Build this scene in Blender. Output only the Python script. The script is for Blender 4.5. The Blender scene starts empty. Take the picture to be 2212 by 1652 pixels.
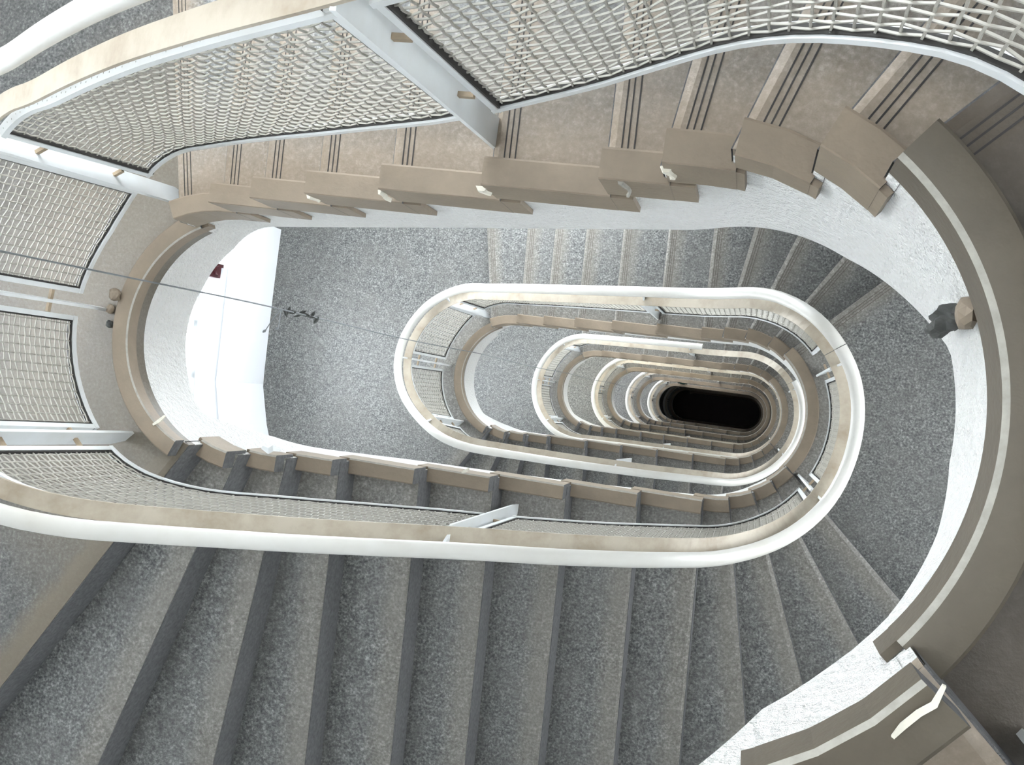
import bpy, bmesh, math, random
from mathutils import Vector, Matrix, noise
random.seed(7)
scn = bpy.context.scene
COL = scn.collection
ZO = 32.44                      # height of the camera above the ground floor

# ------------------------------------------------------------------ materials
def new_mat(name):
    m = bpy.data.materials.new(name); m.use_nodes = True
    nt = m.node_tree; b = nt.nodes['Principled BSDF']
    return m, nt, b
def N(nt, t, **kw):
    n = nt.nodes.new(t)
    for k, v in kw.items():
        if hasattr(n, k): setattr(n, k, v)
        else: n.inputs[k].default_value = v
    return n
def coords(nt):
    return N(nt, 'ShaderNodeNewGeometry').outputs['Position']
def tex_noise(nt, vec, scale, detail=3, rough=.55):
    n = N(nt, 'ShaderNodeTexNoise'); n.inputs['Scale'].default_value = scale
    n.inputs['Detail'].default_value = detail; n.inputs['Roughness'].default_value = rough
    nt.links.new(vec, n.inputs['Vector']); return n.outputs['Fac']
def ramp(nt, fac, stops):
    r = N(nt, 'ShaderNodeValToRGB'); e = r.color_ramp.elements
    while len(e) < len(stops): e.new(.5)
    for i, (p, c) in enumerate(stops):
        e[i].position = p; e[i].color = (*c, 1) if len(c) == 3 else c
    nt.links.new(fac, r.inputs['Fac']); return r.outputs['Color']
def mixc(nt, fac, a, b):
    n = N(nt, 'ShaderNodeMix'); n.data_type = 'RGBA'
    for s, v in ((0, fac), (6, a), (7, b)):
        if isinstance(v, bpy.types.NodeSocket): nt.links.new(v, n.inputs[s])
        elif isinstance(v, (int, float)): n.inputs[s].default_value = v
        else: n.inputs[s].default_value = (*v, 1)
    return n.outputs[2]
def math_n(nt, op, a, b=0.):
    n = N(nt, 'ShaderNodeMath'); n.operation = op
    for i, v in enumerate((a, b)):
        if isinstance(v, bpy.types.NodeSocket): nt.links.new(v, n.inputs[i])
        else: n.inputs[i].default_value = v
    return n.outputs[0]
def bump(nt, b, h, dist, strength=1.):
    n = N(nt, 'ShaderNodeBump'); n.inputs['Strength'].default_value = strength
    n.inputs['Distance'].default_value = dist
    nt.links.new(h, n.inputs['Height']); nt.links.new(n.outputs['Normal'], b.inputs['Normal'])

def mat_granite(name, dust, dustcol=(.20, .155, .108), k=1.0, rough=.42, wide=0., nose=1.):
    m, nt, b = new_mat(name); P = coords(nt)
    f = math_n(nt, 'ADD', math_n(nt, 'MULTIPLY', tex_noise(nt, P, 95, 3, .7), .72), math_n(nt, 'MULTIPLY', tex_noise(nt, P, 38, 3, .6), .28))
    c = ramp(nt, f, [(.35, (.035*k, .037*k, .037*k)), (.46, (.14*k, .144*k, .139*k)), (.55, (.26*k, .264*k, .252*k)), (.67, (.56*k, .56*k, .53*k))])
    big = tex_noise(nt, P, 5, 2)
    c = mixc(nt, ramp(nt, big, [(.35, (0, 0, 0)), (.7, (.45, .45, .45))]), c, (.20*k, .195*k, .18*k))
    # worn, dusty band along the nosing and along the curb (UV = metres from nosing, metres from curb)
    uv = N(nt, 'ShaderNodeUVMap').outputs['UV']; sp = N(nt, 'ShaderNodeSeparateXYZ'); nt.links.new(uv, sp.inputs[0])
    wob = math_n(nt, 'MULTIPLY', math_n(nt, 'SUBTRACT', tex_noise(nt, P, 14, 4, .7), .5), .16)
    a = math_n(nt, 'ADD', sp.outputs[0], math_n(nt, 'MULTIPLY', wob, .45)); d = math_n(nt, 'ADD', sp.outputs[1], wob)
    fa = ramp(nt, math_n(nt, 'MULTIPLY', a, 5.), [(.28, (1, 1, 1)), (.62, (0, 0, 0))])
    fd = ramp(nt, d, [(.04+wide*.7, (.85, .85, .85)), (.34+wide, (0, 0, 0))])
    mx = math_n(nt, 'MULTIPLY', math_n(nt, 'MAXIMUM', math_n(nt, 'MULTIPLY', fa, nose), fd), dust)
    c = mixc(nt, mx, c, mixc(nt, f, dustcol, tuple(x*1.25 for x in dustcol)))
    nt.links.new(c, b.inputs['Base Color'])
    b.inputs['Roughness'].default_value = rough
    bump(nt, b, f, .002, .6)
    return m
def mat_simple(name, col, rough=.6, var=.12, scale=30, bumpd=0, col2=None, detail=4, thr=(.35, .7), metal=0, amount=1.):
    m, nt, b = new_mat(name); P = coords(nt)
    f = tex_noise(nt, P, scale, detail, .65)
    c2 = col2 or tuple(min(1, x*(1-var*2)) for x in col)
    c = ramp(nt, f, [(thr[0], col), (thr[1], tuple(a*(1-amount)+b_*amount for a, b_ in zip(col, c2)))])
    g = tex_noise(nt, P, scale*9, 2, .6)
    c = mixc(nt, ramp(nt, g, [(.3, (0, 0, 0)), (.75, (.35, .35, .35))]), c, tuple(x*(1-var) for x in col))
    nt.links.new(c, b.inputs['Base Color']); b.inputs['Roughness'].default_value = rough
    b.inputs['Metallic'].default_value = metal
    if bumpd: bump(nt, b, g if bumpd < .003 else f, bumpd, .8)
    return m
M = {}
M['granite'] = mat_granite('speckled_granite', .42, (.185, .165, .13), k=.60, nose=.85)
M['granite_dusty'] = mat_granite('dusty_granite', .95, k=.68, nose=.75, wide=.1)
M['granite_brown'] = mat_granite('brown_stained_granite', .92, (.105, .086, .060), k=.36, wide=.55)
M['granite_dark'] = mat_granite('dark_brown_granite', .9, (.050, .038, .025), k=.16, wide=.5)  # shade over the nearest right landing is put into this base colour
M['cap_dark'] = mat_simple('brown_curb_stone', (.085, .070, .048), .6, .13, 9, .0012, (.067, .054, .036))  # curb stone darkened in colour to stand in for shade at upper right
M['riser'] = mat_simple('rough_dark_granite', (.078, .08, .082), .8, .2, 60, .0015, (.15, .15, .15))
M['groove_brown'] = mat_simple('worn_groove_inlay', (.09, .075, .06), .7)
M['groove'] = mat_simple('black_groove_inlay', (.018, .016, .014), .7)
M['cap'] = mat_simple('tan_curb_stone', (.215, .170, .120), .6, .13, 9, .0012, (.170, .134, .095))
M['mortar'] = mat_simple('pale_joint_mortar', (.34, .325, .285), .9, .15, 40)
M['stucco'] = mat_simple('rough_white_stucco', (.80, .80, .775), .9, .06, 58, .055, (.77, .765, .73))
M['wall'] = mat_simple('white_wall_paint', (.76, .775, .79), .8, .02, 3)
M['sill'] = mat_simple('grey_white_sill_stone', (.50, .52, .55), .5, .05, 12)  # grey base colour stands in for the soft shading along the ledge
M['tube'] = mat_simple('cream_white_handrail', (.54, .535, .50), .38, .04, 4, 0, (.48, .465, .415))
M['flat'] = mat_simple('stained_cream_bar', (.42, .375, .30), .5, .06, 7, 0, (.25, .195, .135), 5, (.42, .78))
M['post'] = mat_simple('white_painted_steel', (.66, .685, .69), .4, .03, 6, 0, (.60, .61, .59))
M['mesh'] = mat_simple('cream_wire', (.36, .345, .30), .5, .06, 12)
M['lug'] = mat_simple('rusty_tan_lug', (.36, .28, .19), .7, .15, 30)
M['cable'] = mat_simple('grey_cable', (.17, .185, .19), .5, .1, 20)
M['dark'] = mat_simple('dark_scrap', (.06, .063, .058), .8, .3, 60)
M['chip'] = mat_simple('pale_plaster_chip', (.66, .63, .53), .8, .1, 25)
M['maroon'] = mat_simple('maroon_plastic', (.05, .006, .009), .45, .1, 20)
M['ground'] = mat_simple('dark_lobby_floor', (.022, .017, .016), .5, .2, 4)  # near-black colour carries the lack of light at the well bottom
M['seam'] = mat_simple('dark_seam', (.03, .028, .025), .8)
M['pane'], nt, b = new_mat('window_pane')
out = nt.nodes['Material Output']; tr = N(nt, 'ShaderNodeBsdfTransparent'); gl = N(nt, 'ShaderNodeBsdfGlossy')
gl.inputs['Roughness'].default_value = .05; mxs = N(nt, 'ShaderNodeMixShader'); mxs.inputs[0].default_value = .08
nt.links.new(tr.outputs[0], mxs.inputs[1]); nt.links.new(gl.outputs[0], mxs.inputs[2]); nt.links.new(mxs.outputs[0], out.inputs[0])

# ------------------------------------------------------------------ objects
def tag(o, label=None, cat=None, group=None, kind=None):
    for k, v in (('label', label), ('category', cat), ('group', group), ('kind', kind)):
        if v: o[k] = v
    return o
def empty(name, loc, label=None, cat=None, group=None):
    o = bpy.data.objects.new(name, None); COL.objects.link(o); o.location = loc
    o.empty_display_size = .1
    return tag(o, label, cat, group)
class MB:
    """collects faces in world coordinates; build() links them as one mesh object"""
    def __init__(s): s.v = []; s.f = []; s.m = []; s.uv = {}
    def vert(s, p): s.v.append(tuple(p)); return len(s.v)-1
    def face(s, idx, mi=0, uv=None):
        if uv: s.uv[len(s.f)] = uv
        s.f.append(tuple(idx)); s.m.append(mi)
    def loft(s, rings, closed_ring=True, caps=True, mi=0, mis=None, loop=False, capmi=None):
        ids = [[s.vert(p) for p in r] for r in rings]; n = len(rings[0])
        for a in range(len(ids) if loop else len(ids)-1):
            A, B = ids[a], ids[(a+1) % len(ids)]
            for i in range(n if closed_ring else n-1):
                j = (i+1) % n
                s.face((A[i], A[j], B[j], B[i]), mis[i] if mis else mi)
        if caps and closed_ring and not loop:
            s.face(ids[0][::-1], mi if capmi is None else capmi); s.face(ids[-1], mi if capmi is None else capmi)
    def box(s, c, ax, ay, az, mi=0):
        c = Vector(c); ax, ay, az = Vector(ax), Vector(ay), Vector(az)
        r = lambda k: [c+x*ax+y*ay+k*az for x, y in ((-1, -1), (1, -1), (1, 1), (-1, 1))]
        s.loft([r(-1), r(1)], mi=mi)
    def tube(s, pts, rad, n=8, mi=0, taper=None):
        rings = []; pts = [Vector(p) for p in pts]; up = None
        for i, p in enumerate(pts):
            t = (pts[min(i+1, len(pts)-1)]-pts[max(i-1, 0)]).normalized()
            if up is None: up = t.orthogonal().normalized()
            x = (up-up.dot(t)*t).normalized(); y = t.cross(x); up = x
            rr = rad*(taper[i] if taper else 1)
            rings.append([p+rr*(math.cos(a)*x+math.sin(a)*y) for a in (2*math.pi*k/n for k in range(n))])
        s.loft(rings, mi=mi)
    def build(s, name, mats, parent=None, smooth=False, base=None):
        if not isinstance(mats, (list, tuple)): mats = [mats]
        off = Vector(base) if base is not None else (parent_base(parent) if parent else Vector((0, 0, 0)))
        me = bpy.data.meshes.new(name)
        me.from_pydata([(x-off.x, y-off.y, z-off.z) for x, y, z in s.v], [], s.f)
        for mt in mats: me.materials.append(mt)
        me.polygons.foreach_set('material_index', s.m)
        if s.uv:
            ul = me.uv_layers.new(name='UVMap')
            for p in me.polygons:
                u = s.uv.get(p.index)
                for k, li in enumerate(p.loop_indices):
                    ul.data[li].uv = u[k] if u else (9, 9)
        bm = bmesh.new(); bm.from_mesh(me); bmesh.ops.recalc_face_normals(bm, faces=bm.faces); bm.to_mesh(me); bm.free()
        if smooth:
            me.polygons.foreach_set('use_smooth', [True]*len(me.polygons))
            try: me.set_sharp_from_angle(angle=math.radians(40))
            except Exception: pass
        o = bpy.data.objects.new(name, me); COL.objects.link(o)
        if parent: o.parent = parent
        elif base is not None: o.location = base
        return o
def parent_base(o):
    p = Vector((0, 0, 0))
    while o is not None: p = p+Vector(o.location); o = o.parent
    return p
def copy_tree(o, parent=None, dz=0):
    c = o.copy(); COL.objects.link(c)
    if parent: c.parent = parent
    else: c.location = Vector(o.location)+Vector((0, 0, dz))
    for ch in list(o.children): copy_tree(ch, c)
    return c

# ------------------------------------------------------------------ plan of the stair well
UL, UR, VC, RW = -1.725, -.128, .004, .416
LS = UR-UL
ZL, RZ, HC, TURN = ZO-3.0974, .17, .07, 4.18
def pn(q):
    """point on the well edge and the outward normal at path position q (one turn = 4)"""
    q = q % 4
    if q < 1: return Vector((UR-q*LS, VC+RW)), Vector((0, 1))
    if q < 2:
        a = math.pi/2+(q-1)*math.pi; n = Vector((math.cos(a), math.sin(a))); return Vector((UL, VC))+RW*n, n
    if q < 3: return Vector((UL+(q-2)*LS, VC-RW)), Vector((0, -1))
    a = -math.pi/2+(q-3)*math.pi; n = Vector((math.cos(a), math.sin(a))); return Vector((UR, VC))+RW*n, n
def P3(q, d, z):
    p, n = pn(q); return Vector((p.x+n.x*d, p.y+n.y*d, z))
def interp(x, xs, ys):
    if x <= xs[0]: return ys[0]
    if x >= xs[-1]: return ys[-1]
    for i in range(len(xs)-1):
        if x <= xs[i+1]:
            t = (x-xs[i])/(xs[i+1]-xs[i]) if xs[i+1] > xs[i] else 0
            return ys[i]+(ys[i+1]-ys[i])*t
QT = [-.215, -.138, -.038, .049, .135, .312, .501, .672, .828, .972, 1.144]
QB = [1.871, 1.956, 2.034, 2.129, 2.302, 2.468, 2.641, 2.821, 2.987, 3.068, 3.149, 3.225, 3.299]
PT = [(.155, .357), (.059, .409), (-.074, .451), (-.207, .472), (-.343, .472), (-.627, .470), (-.928, .470), (-1.201, .470), (-1.451, .470), (-1.68, .470), (-1.935, .423)]
PB = [(-1.901, -.42), (-1.789, -.453), (-1.67, -.462), (-1.519, -.462), (-1.243, -.462), (-.978, -.462), (-.701, -.462), (-.414, -.462), (-.148, -.462), (-.028, -.459), (.09, -.426), (.18, -.357), (.258, -.279)]
AT = [45, 58, 71, 81.5, 91.5, 91.5, 92, 92, 92, 93, 101]
AB = [238, 252.3, 264, 271.5, 272.4, 272.3, 272.2, 272.7, 272.9, 282, 292, 305.4, 317.7]
# outline of the stair hall: the wall line seen from above
ARC = lambda c, a0, a1, n: [(c+2.07*math.cos(math.radians(a0+(a1-a0)*i/n)), 2.07*math.sin(math.radians(a0+(a1-a0)*i/n))) for i in range(n+1)]
WALL_R = ARC(UR, -90, 90, 20)
WALL_B = [(UR, 2.07), (-.95, 2.07), (-2.95, 2.07), (-5.0, 2.07)]
WALL_L = [(-5.0, 2.07), (-5.0, .93), (-3.80, .93), (-3.793, .45), (-3.785, .17), (-3.77, -.31), (-3.69, -.62), (-3.62, -.8), (-3.33, -1.35), (-2.75, -1.82), (-1.725, -2.07)]
WALL_F = [(-1.725, -2.07), (UR, -2.07)]
OUTLINE = WALL_R[:-1]+WALL_B[:-1]+WALL_L[:-1]+WALL_F[:-1]
def clip(p, a):
    dx, dy = math.cos(a), math.sin(a); best = 9.
    for i in range(len(OUTLINE)):
        (x0, y0), (x1, y1) = OUTLINE[i], OUTLINE[(i+1) % len(OUTLINE)]
        ex, ey = x1-x0, y1-y0; den = dx*ey-dy*ex
        if abs(den) < 1e-9: continue
        t = ((x0-p[0])*ey-(y0-p[1])*ex)/den; s = ((x0-p[0])*dy-(y0-p[1])*dx)/den
        if t > 0 and -1e-6 <= s <= 1+1e-6: best = min(best, t)
    return (p[0]+dx*best, p[1]+dy*best)
def well_d(p):
    cx = min(max(p[0], UL), UR); return math.hypot(p[0]-cx, p[1]-VC)-RW
def well_q(p):
    if UL <= p[0] <= UR: return (UR-p[0])/LS if p[1] > VC else 2+(p[0]-UL)/LS
    if p[0] < UL: return 1+((math.atan2(p[1]-VC, p[0]-UL)-math.pi/2) % (2*math.pi))/math.pi
    return 3+(math.atan2(p[1]-VC, p[0]-UR)+math.pi/2)/math.pi
class Line:
    def __init__(s, q, p, ang):
        s.q = q; s.a = math.radians(ang)
        f = lambda t: well_d((p[0]+t*math.cos(s.a), p[1]+t*math.sin(s.a)))
        lo, hi = -.16, .05
        for _ in range(40):
            m = (lo+hi)/2
            if f(m) < 0: lo = m
            else: hi = m
        s.i = (p[0]+lo*math.cos(s.a), p[1]+lo*math.sin(s.a)); s.o = clip(s.i, s.a)
        s.qi = well_q(s.i); s.qi += 4*round((s.q-s.qi)/4)
LT = [Line(*x) for x in zip(QT, PT, AT)]
LB = [Line(*x) for x in zip(QB, PB, AB)]
def ray(l0, l1, t):
    """inner point, outer point, path position of the radial line a share t of the way from l0 to l1"""
    if t <= 0: return l0.i, l0.o, l0.qi
    if t >= 1: return l1.i, l1.o, l1.qi
    q1 = l1.qi
    while q1 < l0.qi: q1 += 4
    q = l0.qi+(q1-l0.qi)*t
    i = tuple(pn(q)[0])
    # blend ends so that the edge passes through the line starts
    a0, a1 = l0.a, l1.a
    while a1 < a0-math.pi: a1 += 2*math.pi
    while a1 > a0+math.pi: a1 -= 2*math.pi
    a = a0+(a1-a0)*t
    return i, clip(i, a), q

# ------------------------------------------------------------------ levels
R1 = (TURN-13*RZ)/11; R2 = TURN/24
ZLc = lambda l: ZL-TURN*l if l >= 0 else ZL+11*RZ+12*RZ        # curb top on the left landing of level l
rT = lambda l: RZ if l <= 0 else (R1 if l == 1 else R2)         # riser of the flight above that landing
rB = lambda l: RZ if l <= 0 else R2
ZRc = lambda l: ZLc(l)+11*rT(l)                                  # curb top on the right landing above it
SOFF = [(-.70, -.18), (-.6, -.245), (-.526, -.335), (-.40, -.345), (-.317, -.565), (-.22, -.81), (.039, -1.223), (.47, -1.582), (.838, -1.903), (1.05, -2.08), (1.2, -2.22), (1.35, -2.265), (1.6, -2.265), (1.75, -2.25), (1.80, -2.42), (1.86, -2.64), (1.97, -2.86), (2.19, -3.03), (2.41, -3.12), (2.61, -3.25), (2.83, -3.46), (2.96, -3.62), (3.06, -3.92), (3.155, -4.21), (3.22, -4.27), (3.299, -4.30)]
def soff(q, l):
    """underside of the slab; table is for level 0, relative to the right landing curb"""
    q = q-4*l
    if q > 3.5: q -= 4
    if l == -1:
        return ZRc(0)+interp(q-4, [x[0]-4 for x in SOFF], [x[1] for x in SOFF])+4.12 if q > 0 else 0
    base = ZRc(l) if q < 1.2 else ZLc(l)+1.87
    v = interp(q, [x[0] for x in SOFF], [x[1] for x in SOFF])
    return base+v

def tread_mesh(mb, l0, l1, z, M_, S, nose=True, thick=.05, mi=0):
    """slab between two radial lines; UV = metres to the nosing, metres from the well edge"""
    ts = [i/M_ for i in range(M_+1)]
    ln = (Vector(l1.i)-Vector(l0.i)).length+1e-6
    if nose: ts = ts[:-1]+[max(ts[-2]+.01, 1-.012/max(ln, .12)), 1.]
    ss = [(k/S)**1.3 for k in range(S+1)]
    nrm = Vector((-math.sin(l1.a), math.cos(l1.a)))
    grid = []
    for t in ts:
        i, o, q = ray(l0, l1, t); i, o = Vector(i), Vector(o); L = (o-i).length
        row = []
        for s in ss:
            p = i.lerp(o, s); zz = z-(.006 if (nose and t == 1.) else 0)
            dn = abs((p-Vector(l1.i)).dot(nrm)); row.append((mb.vert((p.x, p.y, zz)), mb.vert((p.x, p.y, z-thick)), (dn, s*L)))
        grid.append(row)
    nT = len(grid); nS = len(ss)
    for a in range(nT-1):
        for b in range(nS-1):
            c = (grid[a][b], grid[a+1][b], grid[a+1][b+1], grid[a][b+1])
            mb.face([x[0] for x in c], mi, [x[2] for x in c])
            mb.face([x[1] for x in c][::-1], mi, [x[2] for x in c][::-1])
    def side(seq):
        for x, y in zip(seq, seq[1:]):
            mb.face((x[0], y[0], y[1], x[1]), mi, [x[2], y[2], y[2], x[2]])
    side([r[0] for r in grid]); side([r[-1] for r in grid][::-1]); side(grid[0][::-1]); side(grid[-1])
def riser_mesh(mb, ln, zlo, zhi, mi=0):
    n = Vector((math.sin(ln.a), -math.cos(ln.a)))      # uphill side
    i, o = Vector(ln.i), Vector(ln.o); L = (o-i).length
    up, dn = n*.020, n*-.003
    for k in range(4):
        a, b = i.lerp(o, k/4), i.lerp(o, (k+1)/4)
        pa = [(a+dn, zlo), (a+dn, zhi), (a+up, zhi), (a+up, zlo)]; pb = [(b+dn, zlo), (b+dn, zhi), (b+up, zhi), (b+up, zlo)]
        A = [mb.vert((p.x, p.y, z)) for p, z in pa]; B = [mb.vert((p.x, p.y, z)) for p, z in pb]
        d0, d1 = L*k/4, L*(k+1)/4
        for x in range(4):
            y = (x+1) % 4
            mb.face((A[x], A[y], B[y], B[x]), mi, [(.3, d0), (.3, d0), (.3, d1), (.3, d1)])
def grooves_mesh(mb, l1, z, mi=1, d0=.056):
    n = Vector((math.sin(l1.a), -math.cos(l1.a))); d = Vector((math.cos(l1.a), math.sin(l1.a)))
    i, o = Vector(l1.i), Vector(l1.o); L = (o-i).length
    for off in (.026, .038, .051):
        a = i+d*d0+n*off; b = i+d*(L-.12)+n*off; c = (a+b)/2
        mb.box((c.x, c.y, z+.0002), (d.x*(b-a).length/2, d.y*(b-a).length/2, 0), (n.x*.0014, n.y*.0014, 0), (0, 0, .0009), mi)
def curb_mesh(mb, q0, q1, z, facing=.075, ext=0., n=None, hc=HC, jw=0., endm=2):
    """stone curb: low upstand on the tread plus a facing that hangs over the well; z = tread level"""
    n = n or max(2, int((q1-q0)*18)+1)
    prof = [(.050, -min(facing, .049)), (.050, hc-.005), (.045, hc), (-.0105+jw, hc), (-.013, hc-.0025-jw*.5), (-.013, -facing), (.004, -facing), (.004, -min(facing, .049))]
    mis = [0, 0, 0, 1 if jw else 0, 0, 0, 0, 0]
    rings = [[P3(q0+(q1-q0)*k/n, d, z+h) for d, h in prof] for k in range(n+1)]
    mb.loft(rings, mis=mis, capmi=endm)
    if ext:
        qa = q0-ext
        pr = [(-.001, -facing), (-.001, hc-.01), (-.0125, hc-.01), (-.0125, -facing)]
        mb.loft([[P3(qa+(q0-qa)*k/2, d, z+h) for d, h in pr] for k in range(3)])
def stringer_mesh(mb, l0, l1, z, lev, steps=6, wq=0):
    for k in range(steps):
        ra, rb = ray(l0, l1, k/steps), ray(l0, l1, (k+1)/steps)
        c = []
        for i, o, q in (ra, rb):
            zb = soff(q+wq, lev); c.append([(i[0], i[1], z-.05), (o[0], o[1], z-.05), (o[0], o[1], zb), (i[0], i[1], zb)])
        # stucco well face is subdivided so that its texture and lower edge stay lively
        A = [mb.vert(p) for p in c[0]]; B = [mb.vert(p) for p in c[1]]
        mb.face((A[0], B[0], B[3], A[3])); mb.face((A[3], B[3], B[2], A[2])); mb.face((A[0], A[1], B[1], B[0]))
        mb.face((A[1], A[2], B[2], B[1]))
        if k == 0: mb.face((A[0], A[3], A[2], A[1]))
        if k == steps-1: mb.face((B[0], B[1], B[2], B[3]))

GRP_F, GRP_L = 'flights of the stair well', 'landings of the stair well'
def flight(lines, lev, ztop, r, label, dusty=False, jitter=0):
    """lines[0] is the nosing of the landing above; ztop = tread level of that landing"""
    c = pn((lines[0].q+lines[-1].q)/2)[0]
    n = len(lines)-1
    root = empty('stair_flight', (c.x, c.y, ztop-(n+1)*r), label, 'stair flight', GRP_F)
    st = MB(); g = M['granite_dusty' if dusty else 'granite']
    for j in range(1, n+1):
        z = ztop-j*r; a, b = lines[j-1], lines[j]
        mb = MB(); tread_mesh(mb, a, b, z, 4, 8); riser_mesh(mb, a, z, z+r-.010, 2); (grooves_mesh(mb, b, z, 1, .0 if dusty and j == 2 else .056) if lines is LT else None)
        mb.build('step', [g, M['groove' if dusty else 'groove_brown'], M['riser']], root)
        cb = MB(); curb_mesh(cb, a.q, b.q, z, .004 if lev < 0 else .075, .03 if a.q > 0 and a.q < 1 or 2 < a.q < 3 else .012, None, .012 if (dusty and lines is LT and j == 2) else HC, 0. if lines is LT else .004)
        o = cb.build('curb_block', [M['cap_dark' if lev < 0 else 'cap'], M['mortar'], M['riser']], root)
        stringer_mesh(st, a, b, z, lev, wq=4*lev if lev >= 0 else -4)
    st.build('stringer', M['stucco'], root)
    return root
def landing(l0, l1, lev, z, r_in, label, facing, dusty=False, arcs=16, notch=None):
    c = pn((l0.q+l1.q)/2 if l1.q > l0.q else (l0.q-4+l1.q)/2)[0]
    root = empty('stair_landing', (c.x, c.y, z-.4), label, 'stair landing', GRP_L)
    mb = MB(); tread_mesh(mb, l0, l1, z, arcs*2, 8); riser_mesh(mb, l0, z, z+r_in-.010, 2)
    if l1 is LT[0]: grooves_mesh(mb, l1, z)
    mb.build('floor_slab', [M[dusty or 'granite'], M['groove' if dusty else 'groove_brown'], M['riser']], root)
    cb = MB(); q0 = l0.q; q1 = l1.q
    if q1 < q0: q0 -= 4
    curb_mesh(cb, q0, q1, z, facing, .02, 40, HC, .005 if l1 is LT[0] else .003)
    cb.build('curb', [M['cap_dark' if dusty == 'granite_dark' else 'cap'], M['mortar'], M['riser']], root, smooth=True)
    st = MB(); stringer_mesh(st, l0, l1, z, lev, 40, wq=4*lev)
    st.build('stringer', M['stucco'], root)
    return root
class QL:                                           # a line with its path position moved by whole turns
    def __init__(s, l, dq): s.q = l.q+dq; s.qi = l.qi+dq; s.a = l.a; s.i = l.i; s.o = l.o
ORD = ['uppermost', 'second', 'third', 'fourth', 'fifth', 'sixth', 'seventh', 'eighth']
LBm = [QL(l, -4) for l in LB]
# the part of the stair that climbs past the camera
LBu = LB[:11]+LB[12:]; QBu = QB[:11]+QB[12:]
flight(LBu, -1, ZLc(-1)-HC, RZ, 'corner of the flight climbing past the camera at the photo bottom right', True)
# landings and flights from the top down; from the third turn on they repeat
T, L_, B, R = {}, {}, {}, {}
for l in range(0, 8):
    zr, zl = ZRc(l)-HC, ZLc(l)-HC
    lab = dict(
        R=f'{ORD[l]} curved landing down at the right end of the well' if l else 'nearest brown landing rounding the right end of the well, dark floor beyond its curb',
        T=f'{ORD[l]} grey flight down along the photo-top side of the well' if l else 'dusty brown flight with black grooves along the photo-top side, behind wire panels',
        L=f'{ORD[l]} curved landing down at the left end of the well' if l else 'nearest landing rounding the left end of the well, white stucco edge below it',
        B=f'{ORD[l]} grey flight down along the photo-bottom side of the well' if l else 'large grey granite flight filling the bottom left of the photo')
    if l <= 2:
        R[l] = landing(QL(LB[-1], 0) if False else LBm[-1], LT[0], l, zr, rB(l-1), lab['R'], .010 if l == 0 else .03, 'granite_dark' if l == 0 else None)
        T[l] = flight(LT, l, zr, rT(l), lab['T'], l == 0)
        L_[l] = landing(LT[-1], LB[0], l, zl, rT(l), lab['L'], -.015, 'granite_brown' if l == 0 else None)
        B[l] = flight(LB, l, zl, rB(l), lab['B'])
    else:
        dz = -TURN*(l-2)
        R[l] = tag(copy_tree(R[2], None, dz), lab['R']); T[l] = tag(copy_tree(T[2], None, dz), lab['T'])
        if l < 7:
            L_[l] = tag(copy_tree(L_[2], None, dz), lab['L']); B[l] = tag(copy_tree(B[2], None, dz), lab['B'])

# ------------------------------------------------------------------ railing
NODES = [(-4.5, ZRc(0)-HC+12*RZ)]
for k, q in enumerate(QBu): NODES.append((q-4, ZRc(0)-HC+(12-k)*RZ))
NODES.append((QB[-1]-4+.15, ZRc(0)-HC))
for l in range(0, 8):
    zr, zl = ZRc(l)-HC, ZLc(l)-HC
    for k, q in enumerate(QT): NODES.append((q+4*l, zr-k*rT(l)))
    NODES.append((QT[-1]+.17+4*l, zl))
    for k, q in enumerate(QB): NODES.append((q+4*l, zl-k*rB(l)))
    NODES.append((QB[-1]+.15+4*l, zl-13*rB(l)))
NX, NZ = [a for a, b in NODES], [b for a, b in NODES]
def pitch0(q):
    import bisect
    i = min(max(bisect.bisect_left(NX, q), 1), len(NX)-1)
    t = min(max((q-NX[i-1])/(NX[i]-NX[i-1]), 0), 1); return NZ[i-1]+(NZ[i]-NZ[i-1])*t
def pitch(q): return sum(pitch0(q+o)*w for o, w in ((-.07, 1), (-.035, 2), (0, 3), (.035, 2), (.07, 1)))/9
TUBE = [(-4, .14), (-.5, .14), (.3, .135), (.66, .133), (.8, .127), (.985, .117), (1.3, .135), (1.6, .15), (1.913, .15), (2.0, .168), (2.107, .181), (2.25, .178), (2.4, .169), (2.56, .158), (2.73, .151), (2.91, .135), (3.0, .123), (3.1, .126), (3.2, .143), (3.3, .157), (3.41, .15), (3.53, .148), (3.62, .149), (3.73, .14), (3.82, .141), (3.9, .15), (4.0, .135), (4.14, .142), (4.3, .14), (4.65, .13), (4.86, .128), (5, .123), (5.17, .144), (5.3, .185), (5.41, .192), (5.51, .182), (5.6, .157), (5.72, .105), (5.84, .08), (5.93, .08), (6.1, .105), (6.27, .118), (6.47, .127), (6.67, .132), (6.9, .13), (7.1, .132), (12, .135)]
FRM = [(-1, .205), (-.6, .20), (-.3, .13), (-.17, .113), (-.11, .124), (-.06, .130), (0, .138), (.08, .152), (.17, .15), (.3, .129), (.385, .12), (.62, .125), (.85, .140), (1.0, .147), (1.117, .140), (1.2, .125), (1.35, .150), (1.5, .155), (1.66, .148), (1.77, .145), (1.85, .128), (1.92, .128), (2.0, .135), (2.13, .145), (2.39, .137), (2.53, .14), (2.75, .129), (2.98, .103), (3.1, .102), (3.23, .11), (3.66, .105), (4.2, .115), (5.3, .125), (12, .12)]
def sm(tab, q, w=.05):
    xs, ys = [a for a, b in tab], [b for a, b in tab]
    return (interp(q-w, xs, ys)+2*interp(q, xs, ys)+interp(q+w, xs, ys))/4
d_tube = lambda q: sm(TUBE, q)
d_flat = lambda q: sm(TUBE, q)-interp(q, [1.0, 2.0, 4], [.052, .043, .038])
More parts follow.
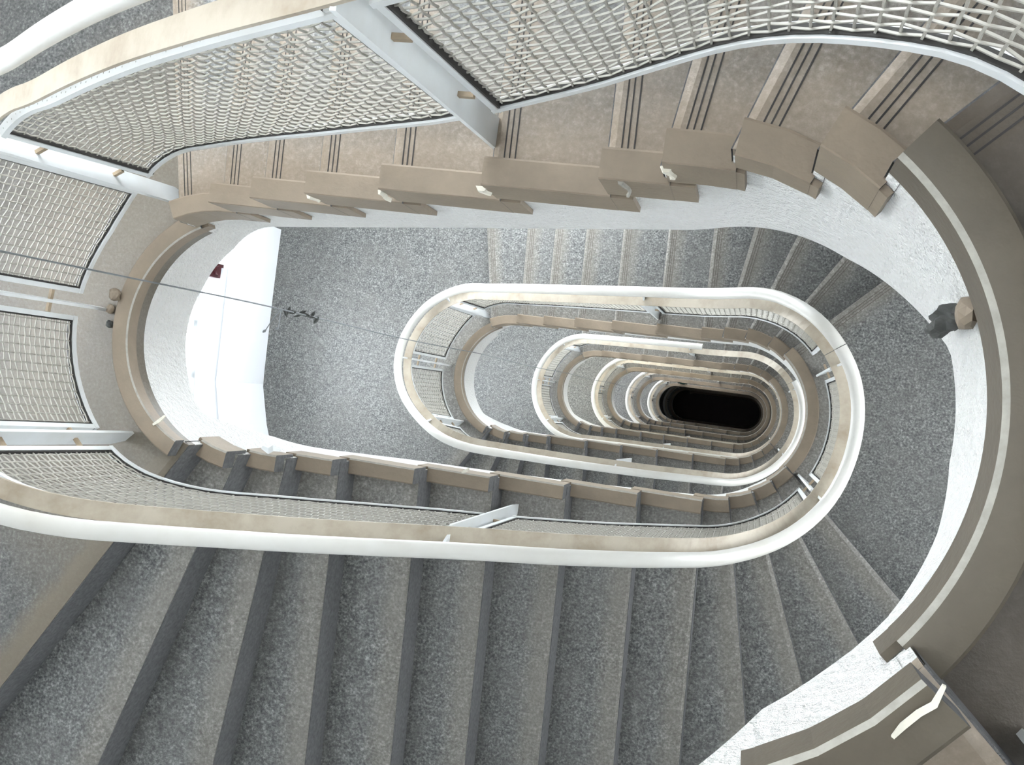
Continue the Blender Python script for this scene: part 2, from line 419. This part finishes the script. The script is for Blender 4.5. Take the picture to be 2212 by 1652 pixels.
d_bot = lambda q: sm(FRM, q)
H_T, H_F, H_B, H_P = .955, .875, .135, .815
def surf(q, t):
    """point and normal on the panel surface; t = 0 at the bottom bar, 1 at the top bar"""
    d = d_bot(q)*(1-t)+(d_flat(q)+.004)*t
    return P3(q, d, pitch(q)+H_B+(H_P-H_B)*t)
def qlen(a, b):
    n = 20; pts = [P3(a+(b-a)*k/n, .12, 0) for k in range(n+1)]
    return sum((x-y).length for x, y in zip(pts, pts[1:]))
def sweep(mb, qs, fd, fh, prof, mi=0):
    mb.loft([[P3(q, fd(q)+x, pitch(q)+fh+y) for x, y in prof] for q in qs], mi=mi)
def qs_of(a, b, step=.022):
    n = max(2, int((b-a)/step)); return [a+(b-a)*k/n for k in range(n+1)]
POSTS = [-.69, -.34, .315, 1.175, 1.475, 1.752, 2.517, 3.31, 3.66]
RAILGRP = 'white stair railings of the stair well'
def railing(qa, qb, label, tube_from=None, name='stair_railing'):
    pqs = sorted({round(p+4*k, 3) for p in POSTS[2:] for k in range(-2, 8) if qa-.01 <= p+4*k <= qb+.03})
    c = pn((qa+qb)/2)[0]
    root = empty(name, (UL/2, 0, pitch(qb)), label, 'railing', RAILGRP)
    mb = MB(); prof = [(.028*math.cos(a), .026*math.sin(a)) for a in (2*math.pi*k/14 for k in range(14))]
    sweep(mb, qs_of(tube_from or qa, qb), d_tube, H_T, prof); mb.build('handrail', M['tube'], root, True)
    mb = MB(); sweep(mb, qs_of(qa, qb), d_flat, H_F, [(-.027, -.005), (.027, -.005), (.027, .005), (-.027, .005)])
    mb.build('flat_bar', M['flat'], root)
    for q in pqs:
        p, n = pn(q); t = Vector((-n.y, n.x)); z0 = pitch0(q)
        # foot stands on the tread under it
        zs = min(z0, pitch0(q+.02))
        zt = zs
        mb = MB(); rings = []
        for h, w, dd in ((tread_z(q)-z0, .022, d_bot(q)-.012), (tread_z(q)-z0+.07, .033, d_bot(q)-.005), (H_F-.004, .033, d_flat(q)), (H_F-.003, .016, d_flat(q)+.012), (H_T-.015, .016, d_tube(q))):
            cc = p+n*dd; z = z0+h
            rings.append([(cc.x+n.x*w*sx+t.x*.005*sy, cc.y+n.y*w*sx+t.y*.005*sy, z) for sx, sy in ((-1, -1), (1, -1), (1, 1), (-1, 1))])
        mb.loft(rings); po = mb.build('post', M['post'], root)
        for hh in (.30, .66):
            for sg in (-1, 1):
                dd = d_bot(q)*(1-hh/.8)+d_flat(q)*hh/.8; cc = p+n*dd+t*(.021*sg)
                lb = MB(); lb.box((cc.x, cc.y, pitch(q)+hh), (t.x*.016, t.y*.016, 0), (n.x*.005, n.y*.005, 0), (0, 0, .007))
                lb.build('lug', M['lug'], po)
    ends = ([] if abs(pqs[0]-qa) < .03 else [qa])+pqs+([] if abs(pqs[-1]-qb) < .06 else [qb])
    for a, b in zip(ends, ends[1:]):
        L = qlen(a, b)
        if L < .15: continue
        g = .038/L*(b-a); a2, b2 = a+g, b-g; L = qlen(a2, b2)
        pan = bpy.data.objects.new('mesh_panel', None); COL.objects.link(pan); pan.parent = root; pan.empty_display_size = .1
        fr = MB(); qs = qs_of(a2, b2)
        for tt in (0., 1.):
            rings = []
            for q in qs:
                s = surf(q, tt); n = pn(q)[1]; o = .009 if tt == 0 else -.009
                rings.append([(s.x+n.x*x, s.y+n.y*x, s.z+o+y) for x, y in ((-.013, -.009), (.013, -.009), (.013, .009), (-.013, .009))])
            fr.loft(rings)
            if tt == 0: fr.loft([[(s.x+pn(q)[1].x*x, s.y+pn(q)[1].y*x, s.z+y) for x, y in ((-.0075, .017), (.0075, .017), (.0075, .0235), (-.0075, .0235))] for q in qs for s in (surf(q, 0.),)], mi=1)
        for q in (a2, b2):
            n = pn(q)[1]; t = Vector((-n.y, n.x)); s0, s1 = surf(q, .0), surf(q, 1.); sg = 1 if q == a2 else -1
            fr.loft([[(s.x+t.x*.008*sg+n.x*x+t.x*y, s.y+t.y*.008*sg+n.y*x+t.y*y, s.z) for x, y in ((-.010, -.008), (.010, -.008), (.010, .008), (-.010, .008))] for s in (s0, s1)])
            fr.loft([[(s.x+t.x*.0185*sg+n.x*x+t.x*y, s.y+t.y*.0185*sg+n.y*x+t.y*y, s.z) for x, y in ((-.0075, -.003), (.0075, -.003), (.0075, .003), (-.0075, .003))] for s in (s0, s1)], mi=1)
        fr.build('panel_frame', [M['post'], M['seam']], pan)
        wm = MB(); nv = max(3, int(L/.0275)); nh = 26; cr = .0018; rw = .0017
        grid = [[(surf(a2+(b2-a2)*(i/nv), j/nh), pn(a2+(b2-a2)*(i/nv))[1]) for j in range(nh+1)] for i in range(nv+1)]
        def wire(pts, ax):
            wm.loft([[p+rw*(x*A+y*B_) for x, y in ((-1, -1), (1, -1), (1, 1), (-1, 1))] for p, A, B_ in pts], caps=False)
        for i in range(1, nv):
            seq = []
            for j in range(nh+1):
                s, n = grid[i][j]; n3 = Vector((n.x, n.y, 0)); t3 = Vector((-n.y, n.x, 0))
                seq.append((s+n3*cr*(1 if (i+j) % 2 else -1), n3, t3))
            wire(seq, 0)
        for j in range(1, nh):
            seq = []
            for i in range(nv+1):
                s, n = grid[i][j]; n3 = Vector((n.x, n.y, 0))
                seq.append((s-n3*cr*(1 if (i+j) % 2 else -1), n3, Vector((0, 0, 1))))
            wire(seq, 1)
        wm.build('wire_mesh', M['mesh'], pan)
    return root
def tread_z(q):
    """height of the tread or landing under path position q"""
    l = int(math.floor((q+.701)/4)); ql = q-4*l
    if l < 0: ql = q+4; zl = ZLc(-1)-HC; k = sum(1 for x in QBu if x <= ql); return zl-k*RZ
    zr, zl = ZRc(l)-HC, ZLc(l)-HC
    if ql < QB[0]: return zr-sum(1 for x in QT if x <= ql)*rT(l)
    return zl-sum(1 for x in QB if x <= ql)*rB(l)
RL = [None]*7
railing(-1.55, -.345, 'railing beside the camera, one white post showing at the photo bottom right corner')
RL[0] = railing(-.335, 3.698, 'nearest white railing, from the photo top round the left to the lower bend')
RL[1] = railing(3.70, 7.698, 'first complete oval of white railing, second railing down the well')
RL[2] = railing(7.70, 11.698, 'third white railing down, its handrail broken off at the right', tube_from=8.24)
RL[3] = railing(11.70, 15.698, 'fourth white railing down the well, inside the broken one')
for l in (4, 5, 6):
    RL[l] = tag(copy_tree(RL[3], None, -TURN*(l-3)), f'{ORD[l]} white railing down, '+{4: 'next inside the fourth', 5: 'second smallest oval', 6: 'smallest oval around the black bottom'}[l])

# ------------------------------------------------------------------ the hall: walls with inferred and added window openings, ground floor
ZB, ZT = 0., ZO+2.8
def wall(name, pts, openings, side_out=.22):
    """wall of a plan polyline; openings: {segment: [(z0, z1), ...]}"""
    mb = MB(); n = len(pts)
    outs = []
    for i in range(n):
        a = Vector(pts[max(i-1, 0)]); b = Vector(pts[min(i+1, n-1)]); d = (b-a).normalized()
        outs.append(Vector(pts[i])+Vector((d.y, -d.x))*side_out)
    for i in range(n-1):
        zs = [ZB]; 
        for z0, z1 in sorted(openings.get(i, [])): zs += [z0, z1]
        zs.append(ZT)
        for k in range(0, len(zs), 2):
            z0, z1 = zs[k], zs[k+1]
            q = [pts[i], pts[i+1], outs[i+1], outs[i]]
            mb.loft([[(p[0], p[1], z) for p in q] for z in (z0, z1)])
    o = mb.build(name, M['wall'], None, True); return tag(o, kind='structure')
lev_floor = [ZLc(l)-HC for l in range(-1, 7)]
winL = [(z+.93, z+2.35) for z in lev_floor[:7]]
winB_added = [(z+.9, z+2.6) for z in lev_floor[:7]]  # added back windows, out of view, to brighten the left wall base
wall('wall_left', WALL_L, {k: winL for k in (3, 4, 5)})
wall('wall_back', WALL_B, {1: winB_added})
wall('wall_front', WALL_F, {})
winR_added = [(ZRc(l)-HC+1.0, ZRc(l)-HC+2.3) for l in range(0, 4)]  # added right windows, out of view, to brighten the left stucco edge
wall('wall_right', WALL_R, {k: winR_added for k in (8, 9, 10, 11)})
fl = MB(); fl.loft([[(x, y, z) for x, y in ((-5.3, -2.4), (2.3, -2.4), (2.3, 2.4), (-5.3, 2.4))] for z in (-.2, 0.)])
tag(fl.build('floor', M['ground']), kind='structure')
cb = MB(); nq = 64
inner = [P3(4*k/nq, .06, 0) for k in range(nq)]; outer = [clip((p.x, p.y), math.atan2(pn(4*k/nq)[1].y, pn(4*k/nq)[1].x)) for k, p in enumerate(inner)]
cb.loft([[(i.x, i.y, ZT-.25), (o[0], o[1], ZT-.25), (o[0], o[1], ZT), (i.x, i.y, ZT)] for i, o in zip(inner, outer)], loop=True)
cb.loft([[(x, y, z) for x, y in ((-.15, -2.0), (1.3, -1.55), (1.85, -.6), (1.85, .6), (1.3, 1.55), (-.15, 2.0))] for z in (ZO+1.15, ZT-.2)])  # added low block, out of view, keeps sky light off the right landing
tag(cb.build('ceiling', M['wall']), kind='structure')
def window(n, poly, z0, z1, sill):
    """frame, panes and sill in one wall opening; poly = plan line of the opening"""
    pts = [Vector(p) for p in poly]; d = (pts[-1]-pts[0]).normalized(); out_ = Vector((d.y, -d.x)); inn = -out_
    c = (pts[0]+pts[-1])/2
    root = bpy.data.objects.new(f'window_{n}', None); COL.objects.link(root); root.location = (c.x, c.y, z0); tag(root, kind='structure')
    a, b = pts[0]+out_*.13, pts[-1]+out_*.13; L = (b-a).length
    fr = MB()
    for k in range(4):
        p = a.lerp(b, k/3) + d*(.025 if k == 0 else -.025 if k == 3 else 0)
        fr.box((p.x, p.y, (z0+z1)/2), (d.x*.025, d.y*.025, 0), (out_.x*.03, out_.y*.03, 0), (0, 0, (z1-z0)/2))
    m = (a+b)/2
    for z in (z0+.025, z1-.025):
        fr.box((m.x, m.y, z), (d.x*L/2, d.y*L/2, 0), (out_.x*.03, out_.y*.03, 0), (0, 0, .025))
    fr.build('window_frame', M['post'], root)
    pa = MB(); pa.box((m.x, m.y, (z0+z1)/2), (d.x*L/2, d.y*L/2, 0), (out_.x*.003, out_.y*.003, 0), (0, 0, (z1-z0)/2-.02))
    pa.build('pane', M['pane'], root)
    if sill:
        s = MB(); rings = []
        prof = [(-.13, -.07), (.06, -.07), (.085, -.055), (.095, -.03), (.09, -.01), (.07, .006), (-.13, .006)]
        ex = [pts[0]-d*.04]+pts[1:-1]+[pts[-1]+d*.04]
        for i, p in enumerate(ex):
            rings.append([(p.x+inn.x*x, p.y+inn.y*x, z0+y) for x, y in prof])
        s.loft(rings); s.build('window_sill', M['sill'], root, True)
    return root
wn = 1
for (z0, z1) in winL:
    window(wn, WALL_L[3:7], z0, z1, True); wn += 1
for (z0, z1) in winB_added:
    window(wn, WALL_B[1:3], z0, z1, False); wn += 1  # added window, only there for the back fill light

for (z0, z1) in winR_added:
    window(wn, WALL_R[8:13], z0, z1, False); wn += 1  # added window, only there for the right fill light

# ------------------------------------------------------------------ loose things
# hanging cable with a spliced, taped joint
CU, CV = -2.085, .163
def cable_pt(z):
    k = ZO-z
    return Vector((CU+.006*math.sin(k*2.1)+.004*math.sin(k*5.3), CV+.006*math.sin(k*1.7+1), z))
root = empty('hanging_cable', (CU, CV, ZO-20), 'thin grey cable hanging down the left end of the well, knotted halfway', 'cable')
mb = MB(); zs = [ZO+.6-.12*k for k in range(int(20/.12))]
mb.tube([cable_pt(z) for z in zs], .0031, 6); mb.build('cable', M['cable'], root, True)
mb = MB()
zk = ZO-4.13
for k in range(9):
    p = cable_pt(zk-.05-.045*k)+Vector((random.uniform(-.012, .012), random.uniform(-.014, .014), 0))
    a = random.uniform(0, 3.1)
    mb.tube([p+Vector((math.cos(a), math.sin(a), .3))*s for s in (-.022, -.008, .008, .022)], (.009+.004*(k % 3))*.62, 6, taper=[.3, 1, 1, .3])
mb.build('taped_joint', M['dark'], root, True)
for dx, dy, ln in ((.16, -.10, .16), (.05, -.08, .09)):
    mb = MB(); p = cable_pt(zk+.0)
    e = p+Vector((-dx*.55, dy, -.05))
    mb.tube([p, p.lerp(e, .5)+Vector((0, .01, .0)), e], .0022, 6)
    mb.tube([e, e+Vector((-.008, -.006, -.004)), e+Vector((-.016, -.012, -.006))], .007, 6, taper=[.5, 1, .4])
    mb.build('loose_wire_end', M['cable'], root, True)
# dark scrap hanging from the nearest right landing
def lump(mb, c, r, seed, squash=(1, 1, 1), n=2, amp=.45):
    bm = bmesh.new(); bmesh.ops.create_icosphere(bm, subdivisions=n+1, radius=1)
    for v in bm.verts:
        k = 1+amp*noise.noise(v.co*1.7+Vector((seed, seed*.7, 0)))+.25*noise.noise(v.co*4+Vector((0, seed, 1)))
        v.co = Vector((v.co.x*squash[0], v.co.y*squash[1], v.co.z*squash[2]))*k*r
    b0 = len(mb.v)
    for v in bm.verts: mb.vert(Vector(c)+v.co)
    for f in bm.faces: mb.face([b0+v.index for v in f.verts])
    bm.free()
p = P3(-.37, -.020, ZO-1.42); n = pn(-.37)[1]
root = empty('torn_rag', tuple(p), 'dark grey rag scrap stuck under the brown curb at the right end', 'rag')
mb = MB(); lump(mb, p, .021, 3.1, (1, .9, 1.5)); lump(mb, p+Vector((-.004, -.012, -.05)), .013, 5.2, (1, .8, 1.9)); mb.build('rag', M['dark'], root, True)
mb = MB(); lump(mb, P3(-.372, -.012, ZO-1.352), .022, 1.3, (.7, 1, 1.4), 1, .2); mb.build('stone_crumb', M['cap'], root)
# peeled strip of plaster at the end of that curb, and small chips elsewhere
def shard(name, pts, w, th, label, mat='chip', cat='plaster chip', group=None):
    pts = [Vector(p) for p in pts]; mb = MB(); rings = []
    for i, p in enumerate(pts):
        t = (pts[min(i+1, len(pts)-1)]-pts[max(i-1, 0)]).normalized(); s = t.cross(Vector((0, 0, 1))).normalized(); up = s.cross(t)
        ww = w*(.55 if i in (0, len(pts)-1) else 1)
        rings.append([p+s*ww*x+up*th*y for x, y in ((-.5, -.5), (.5, -.5), (.5, .5), (-.5, .5))])
    base = pts[0].copy(); mb.loft(rings)
    return tag(mb.build(name, M[mat], None, False, base), label, cat, group)

# camera ------------------------------------------------------------------
Vx, Vy, F, PSI = 1620.3918, 893.8682, 2175.3412, -.1446
d = Vector((Vx-1106, Vy-826, F)).normalized(); up = -d
ex = Vector((1, 0, 0)); ex = (ex-ex.dot(d)*d).normalized(); ey = up.cross(ex)
eu = math.cos(PSI)*ex+math.sin(PSI)*ey; ev = -math.sin(PSI)*ex+math.cos(PSI)*ey
RT = Matrix((eu, ev, up))                       # camera frame (x right, y down, z ahead) -> world
Mw = RT @ Matrix(((1, 0, 0), (0, -1, 0), (0, 0, -1)))
cam = bpy.data.cameras.new('camera'); co = bpy.data.objects.new('camera', cam); COL.objects.link(co)
co.matrix_world = Matrix.Translation((0, 0, ZO)) @ Mw.to_4x4()
cam.sensor_fit = 'HORIZONTAL'; cam.sensor_width = 36; cam.lens = F/2212*36; cam.clip_start = .02; cam.clip_end = 200
scn.camera = co
def bp(x, y, z):
    """place at height z seen at photo pixel (x, y)"""
    w = RT @ Vector(((x-1106)/F, (y-826)/F, 1.)); k = (z-ZO)/w.z
    return Vector((w.x*k, w.y*k, z))

zc = ZRc(0)
shard('plaster_shard', [bp(1928, 1592, zc+.172), bp(1950, 1568, zc+.174), bp(1985, 1540, zc+.175), bp(2018, 1522, zc+.175), bp(2040, 1480, zc+.18)], .0065, .004, 'long curled off-white plaster strip at the end of the right curb')
zc = ZLc(0)
shard('wood_sliver', [bp(331, 917, zc+.004), bp(345, 908, zc+.006), bp(356, 898, zc+.006)], .012, .006, 'pale wood sliver lying on the left landing curb', cat='wood sliver')
z3 = ZLc(0)-2*RZ
shard('paper_scrap', [bp(566, 966, z3+.01), bp(580, 974, z3+.006), bp(590, 968, z3+.016), bp(604, 972, z3+.008)], .022, .003, 'crumpled white paper scrap on the third curb block of the lower flight', 'post', 'paper scrap')
z5 = ZLc(0)-4*RZ
shard('wood_chip', [bp(998, 1020, z5-.02), bp(1006, 1017, z5-.01), bp(1013, 1012, z5+.0)], .012, .006, 'small tan chip on a curb block of the large grey flight', cat='wood chip')
# mortar squeezed out of the joints of the dusty flight
zt = ZRc(0)
def drip(q, z, w, h):
    p = P3(q, -.014, z); n = pn(q)[1]; t = Vector((-n.y, n.x, 0)); mb = MB(); rings = []
    for k in range(6):
        f = k/5; ww = w*(1-.35*f+.25*math.sin(f*7+q*9)); c = p+Vector((0, 0, -h*f))+t*(.006*math.sin(f*5+q*20))
        rings.append([c+t*ww*x+Vector((n.x, n.y, 0))*.006*y for x, y in ((-1, .9), (1, .9), (.5, -.8), (-.5, -.8))])
    mb.loft(rings); return mb
for k, (dq, w, h) in ((4, (.03, .006, .12)), (5, (.005, .013, .05)), (3, (-.006, .010, .06)), (6, (.01, .006, .10)), (7, (.0, .008, .05))):
    drip(QT[k]-dq if k == 4 else QT[k]+dq, zt-HC-k*RZ-(.0 if k == 4 else .03)+.06, w, h).build('mortar_drip', M['chip' if k != 4 else 'mortar'], T[0])
zl0 = ZLc(0)-HC
for k, (x, y, r_, lab) in enumerate(((248, 636, .022, 'small block of broken mortar lying against the left landing curb'), (238, 668, .016, 'middle crumb of mortar beside the left landing curb, near the post foot'), (236, 700, .013, 'smallest mortar crumb beside the left landing curb, farthest from the post foot'))):
    c = bp(x, y, zl0+r_*.6+(HC if k == 0 else 0)); mb = MB(); lump(mb, c, r_, 2.2*k+.5, (1, 1.1, .8), 1, .25)
    tag(mb.build('mortar_crumb', M['cap' if k < 2 else 'dark'], None, False, c), lab, 'mortar crumb', 'mortar crumbs on the left landing')
zg = ZLc(5)-.02
mb = MB(); c = bp(1475, 827, zg+.45); lump(mb, c, .07, 4.4, (1.5, .5, 1), 2, .3)
M['green'] = mat_simple('dark_green_cloth', (.006, .05, .04), .9, .2, 20)
tag(mb.build('green_cloth', M['green'], None, True, c), 'tiny dark green cloth hung on a railing beside the black bottom', 'cloth')
# maroon fitting at the end of the window ledge
zf = ZLc(1)-HC
p = Vector((-3.76, .47, zf+1.0))
root = empty('wall_fitting', tuple(p), 'dark maroon fitting on the white wall at the end of the window ledge', 'wall fitting')
mb = MB(); mb.loft([[p+Vector((x, y, z)) for y, z in ((-.05, -.09), (.05, -.09), (.05, .09), (-.05, .09))] for x in (-.035, .03)]); mb.build('box', M['maroon'], root)
mb = MB(); mb.tube([p+Vector((.028, 0, 0)), p+Vector((.05, 0, 0))], .03, 14); mb.build('button', M['maroon'], root)

# ------------------------------------------------------------------ light
w = bpy.data.worlds.new('sky'); scn.world = w; w.use_nodes = True
bg = w.node_tree.nodes['Background']; bg.inputs[0].default_value = (.93, .97, 1.0, 1); bg.inputs[1].default_value = 4.6
def area(name, loc, aim, sx, sy, e, col=(1, 1, 1)):
    l = bpy.data.lights.new(name, 'AREA'); l.shape = 'RECTANGLE'; l.size = sx; l.size_y = sy; l.energy = e; l.color = col
    o = bpy.data.objects.new(name, l); COL.objects.link(o); o.location = loc
    o.rotation_euler = (Vector(aim)-Vector(loc)).to_track_quat('-Z', 'Y').to_euler()
EL = [2, 3, 8, 9, 8, 7, 4, 1]; EB = [3, 7, 24, 18, 13, 9, 4, 1]
CW = [(.86, .93, 1)]*4+[(1, .97, .80)]+[(.97, .96, 1)]*4
for k, (z0, z1) in enumerate(winL):
    c = Vector((-3.80, -.08, (z0+z1)/2)); area('window_daylight', c, c+Vector((1, 0, -.25)), 1.0, z1-z0-.1, EL[k], CW[k])
for k, (z0, z1) in enumerate(winB_added):
    c = Vector((-1.95, 2.10, (z0+z1)/2)); area('window_daylight', c, c+Vector((.1, -1, -.3)), 1.8, z1-z0-.1, EB[k], CW[k])  # fill light in the added back windows
for k, (z0, z1) in enumerate(winR_added):
    area('window_daylight', (1.92, 0, (z0+z1)/2), (0, 0, (z0+z1)/2+(1.3 if k else .3)), 1.1, 1.2, [1.5, 3.2, 3, 2][k], (.97, .98, 1))  # fill light in the added right windows
vs = scn.view_settings
vs.view_transform = 'Standard'; vs.look = 'None'; vs.gamma = 1; vs.exposure = 1.8; vs.use_curve_mapping = False
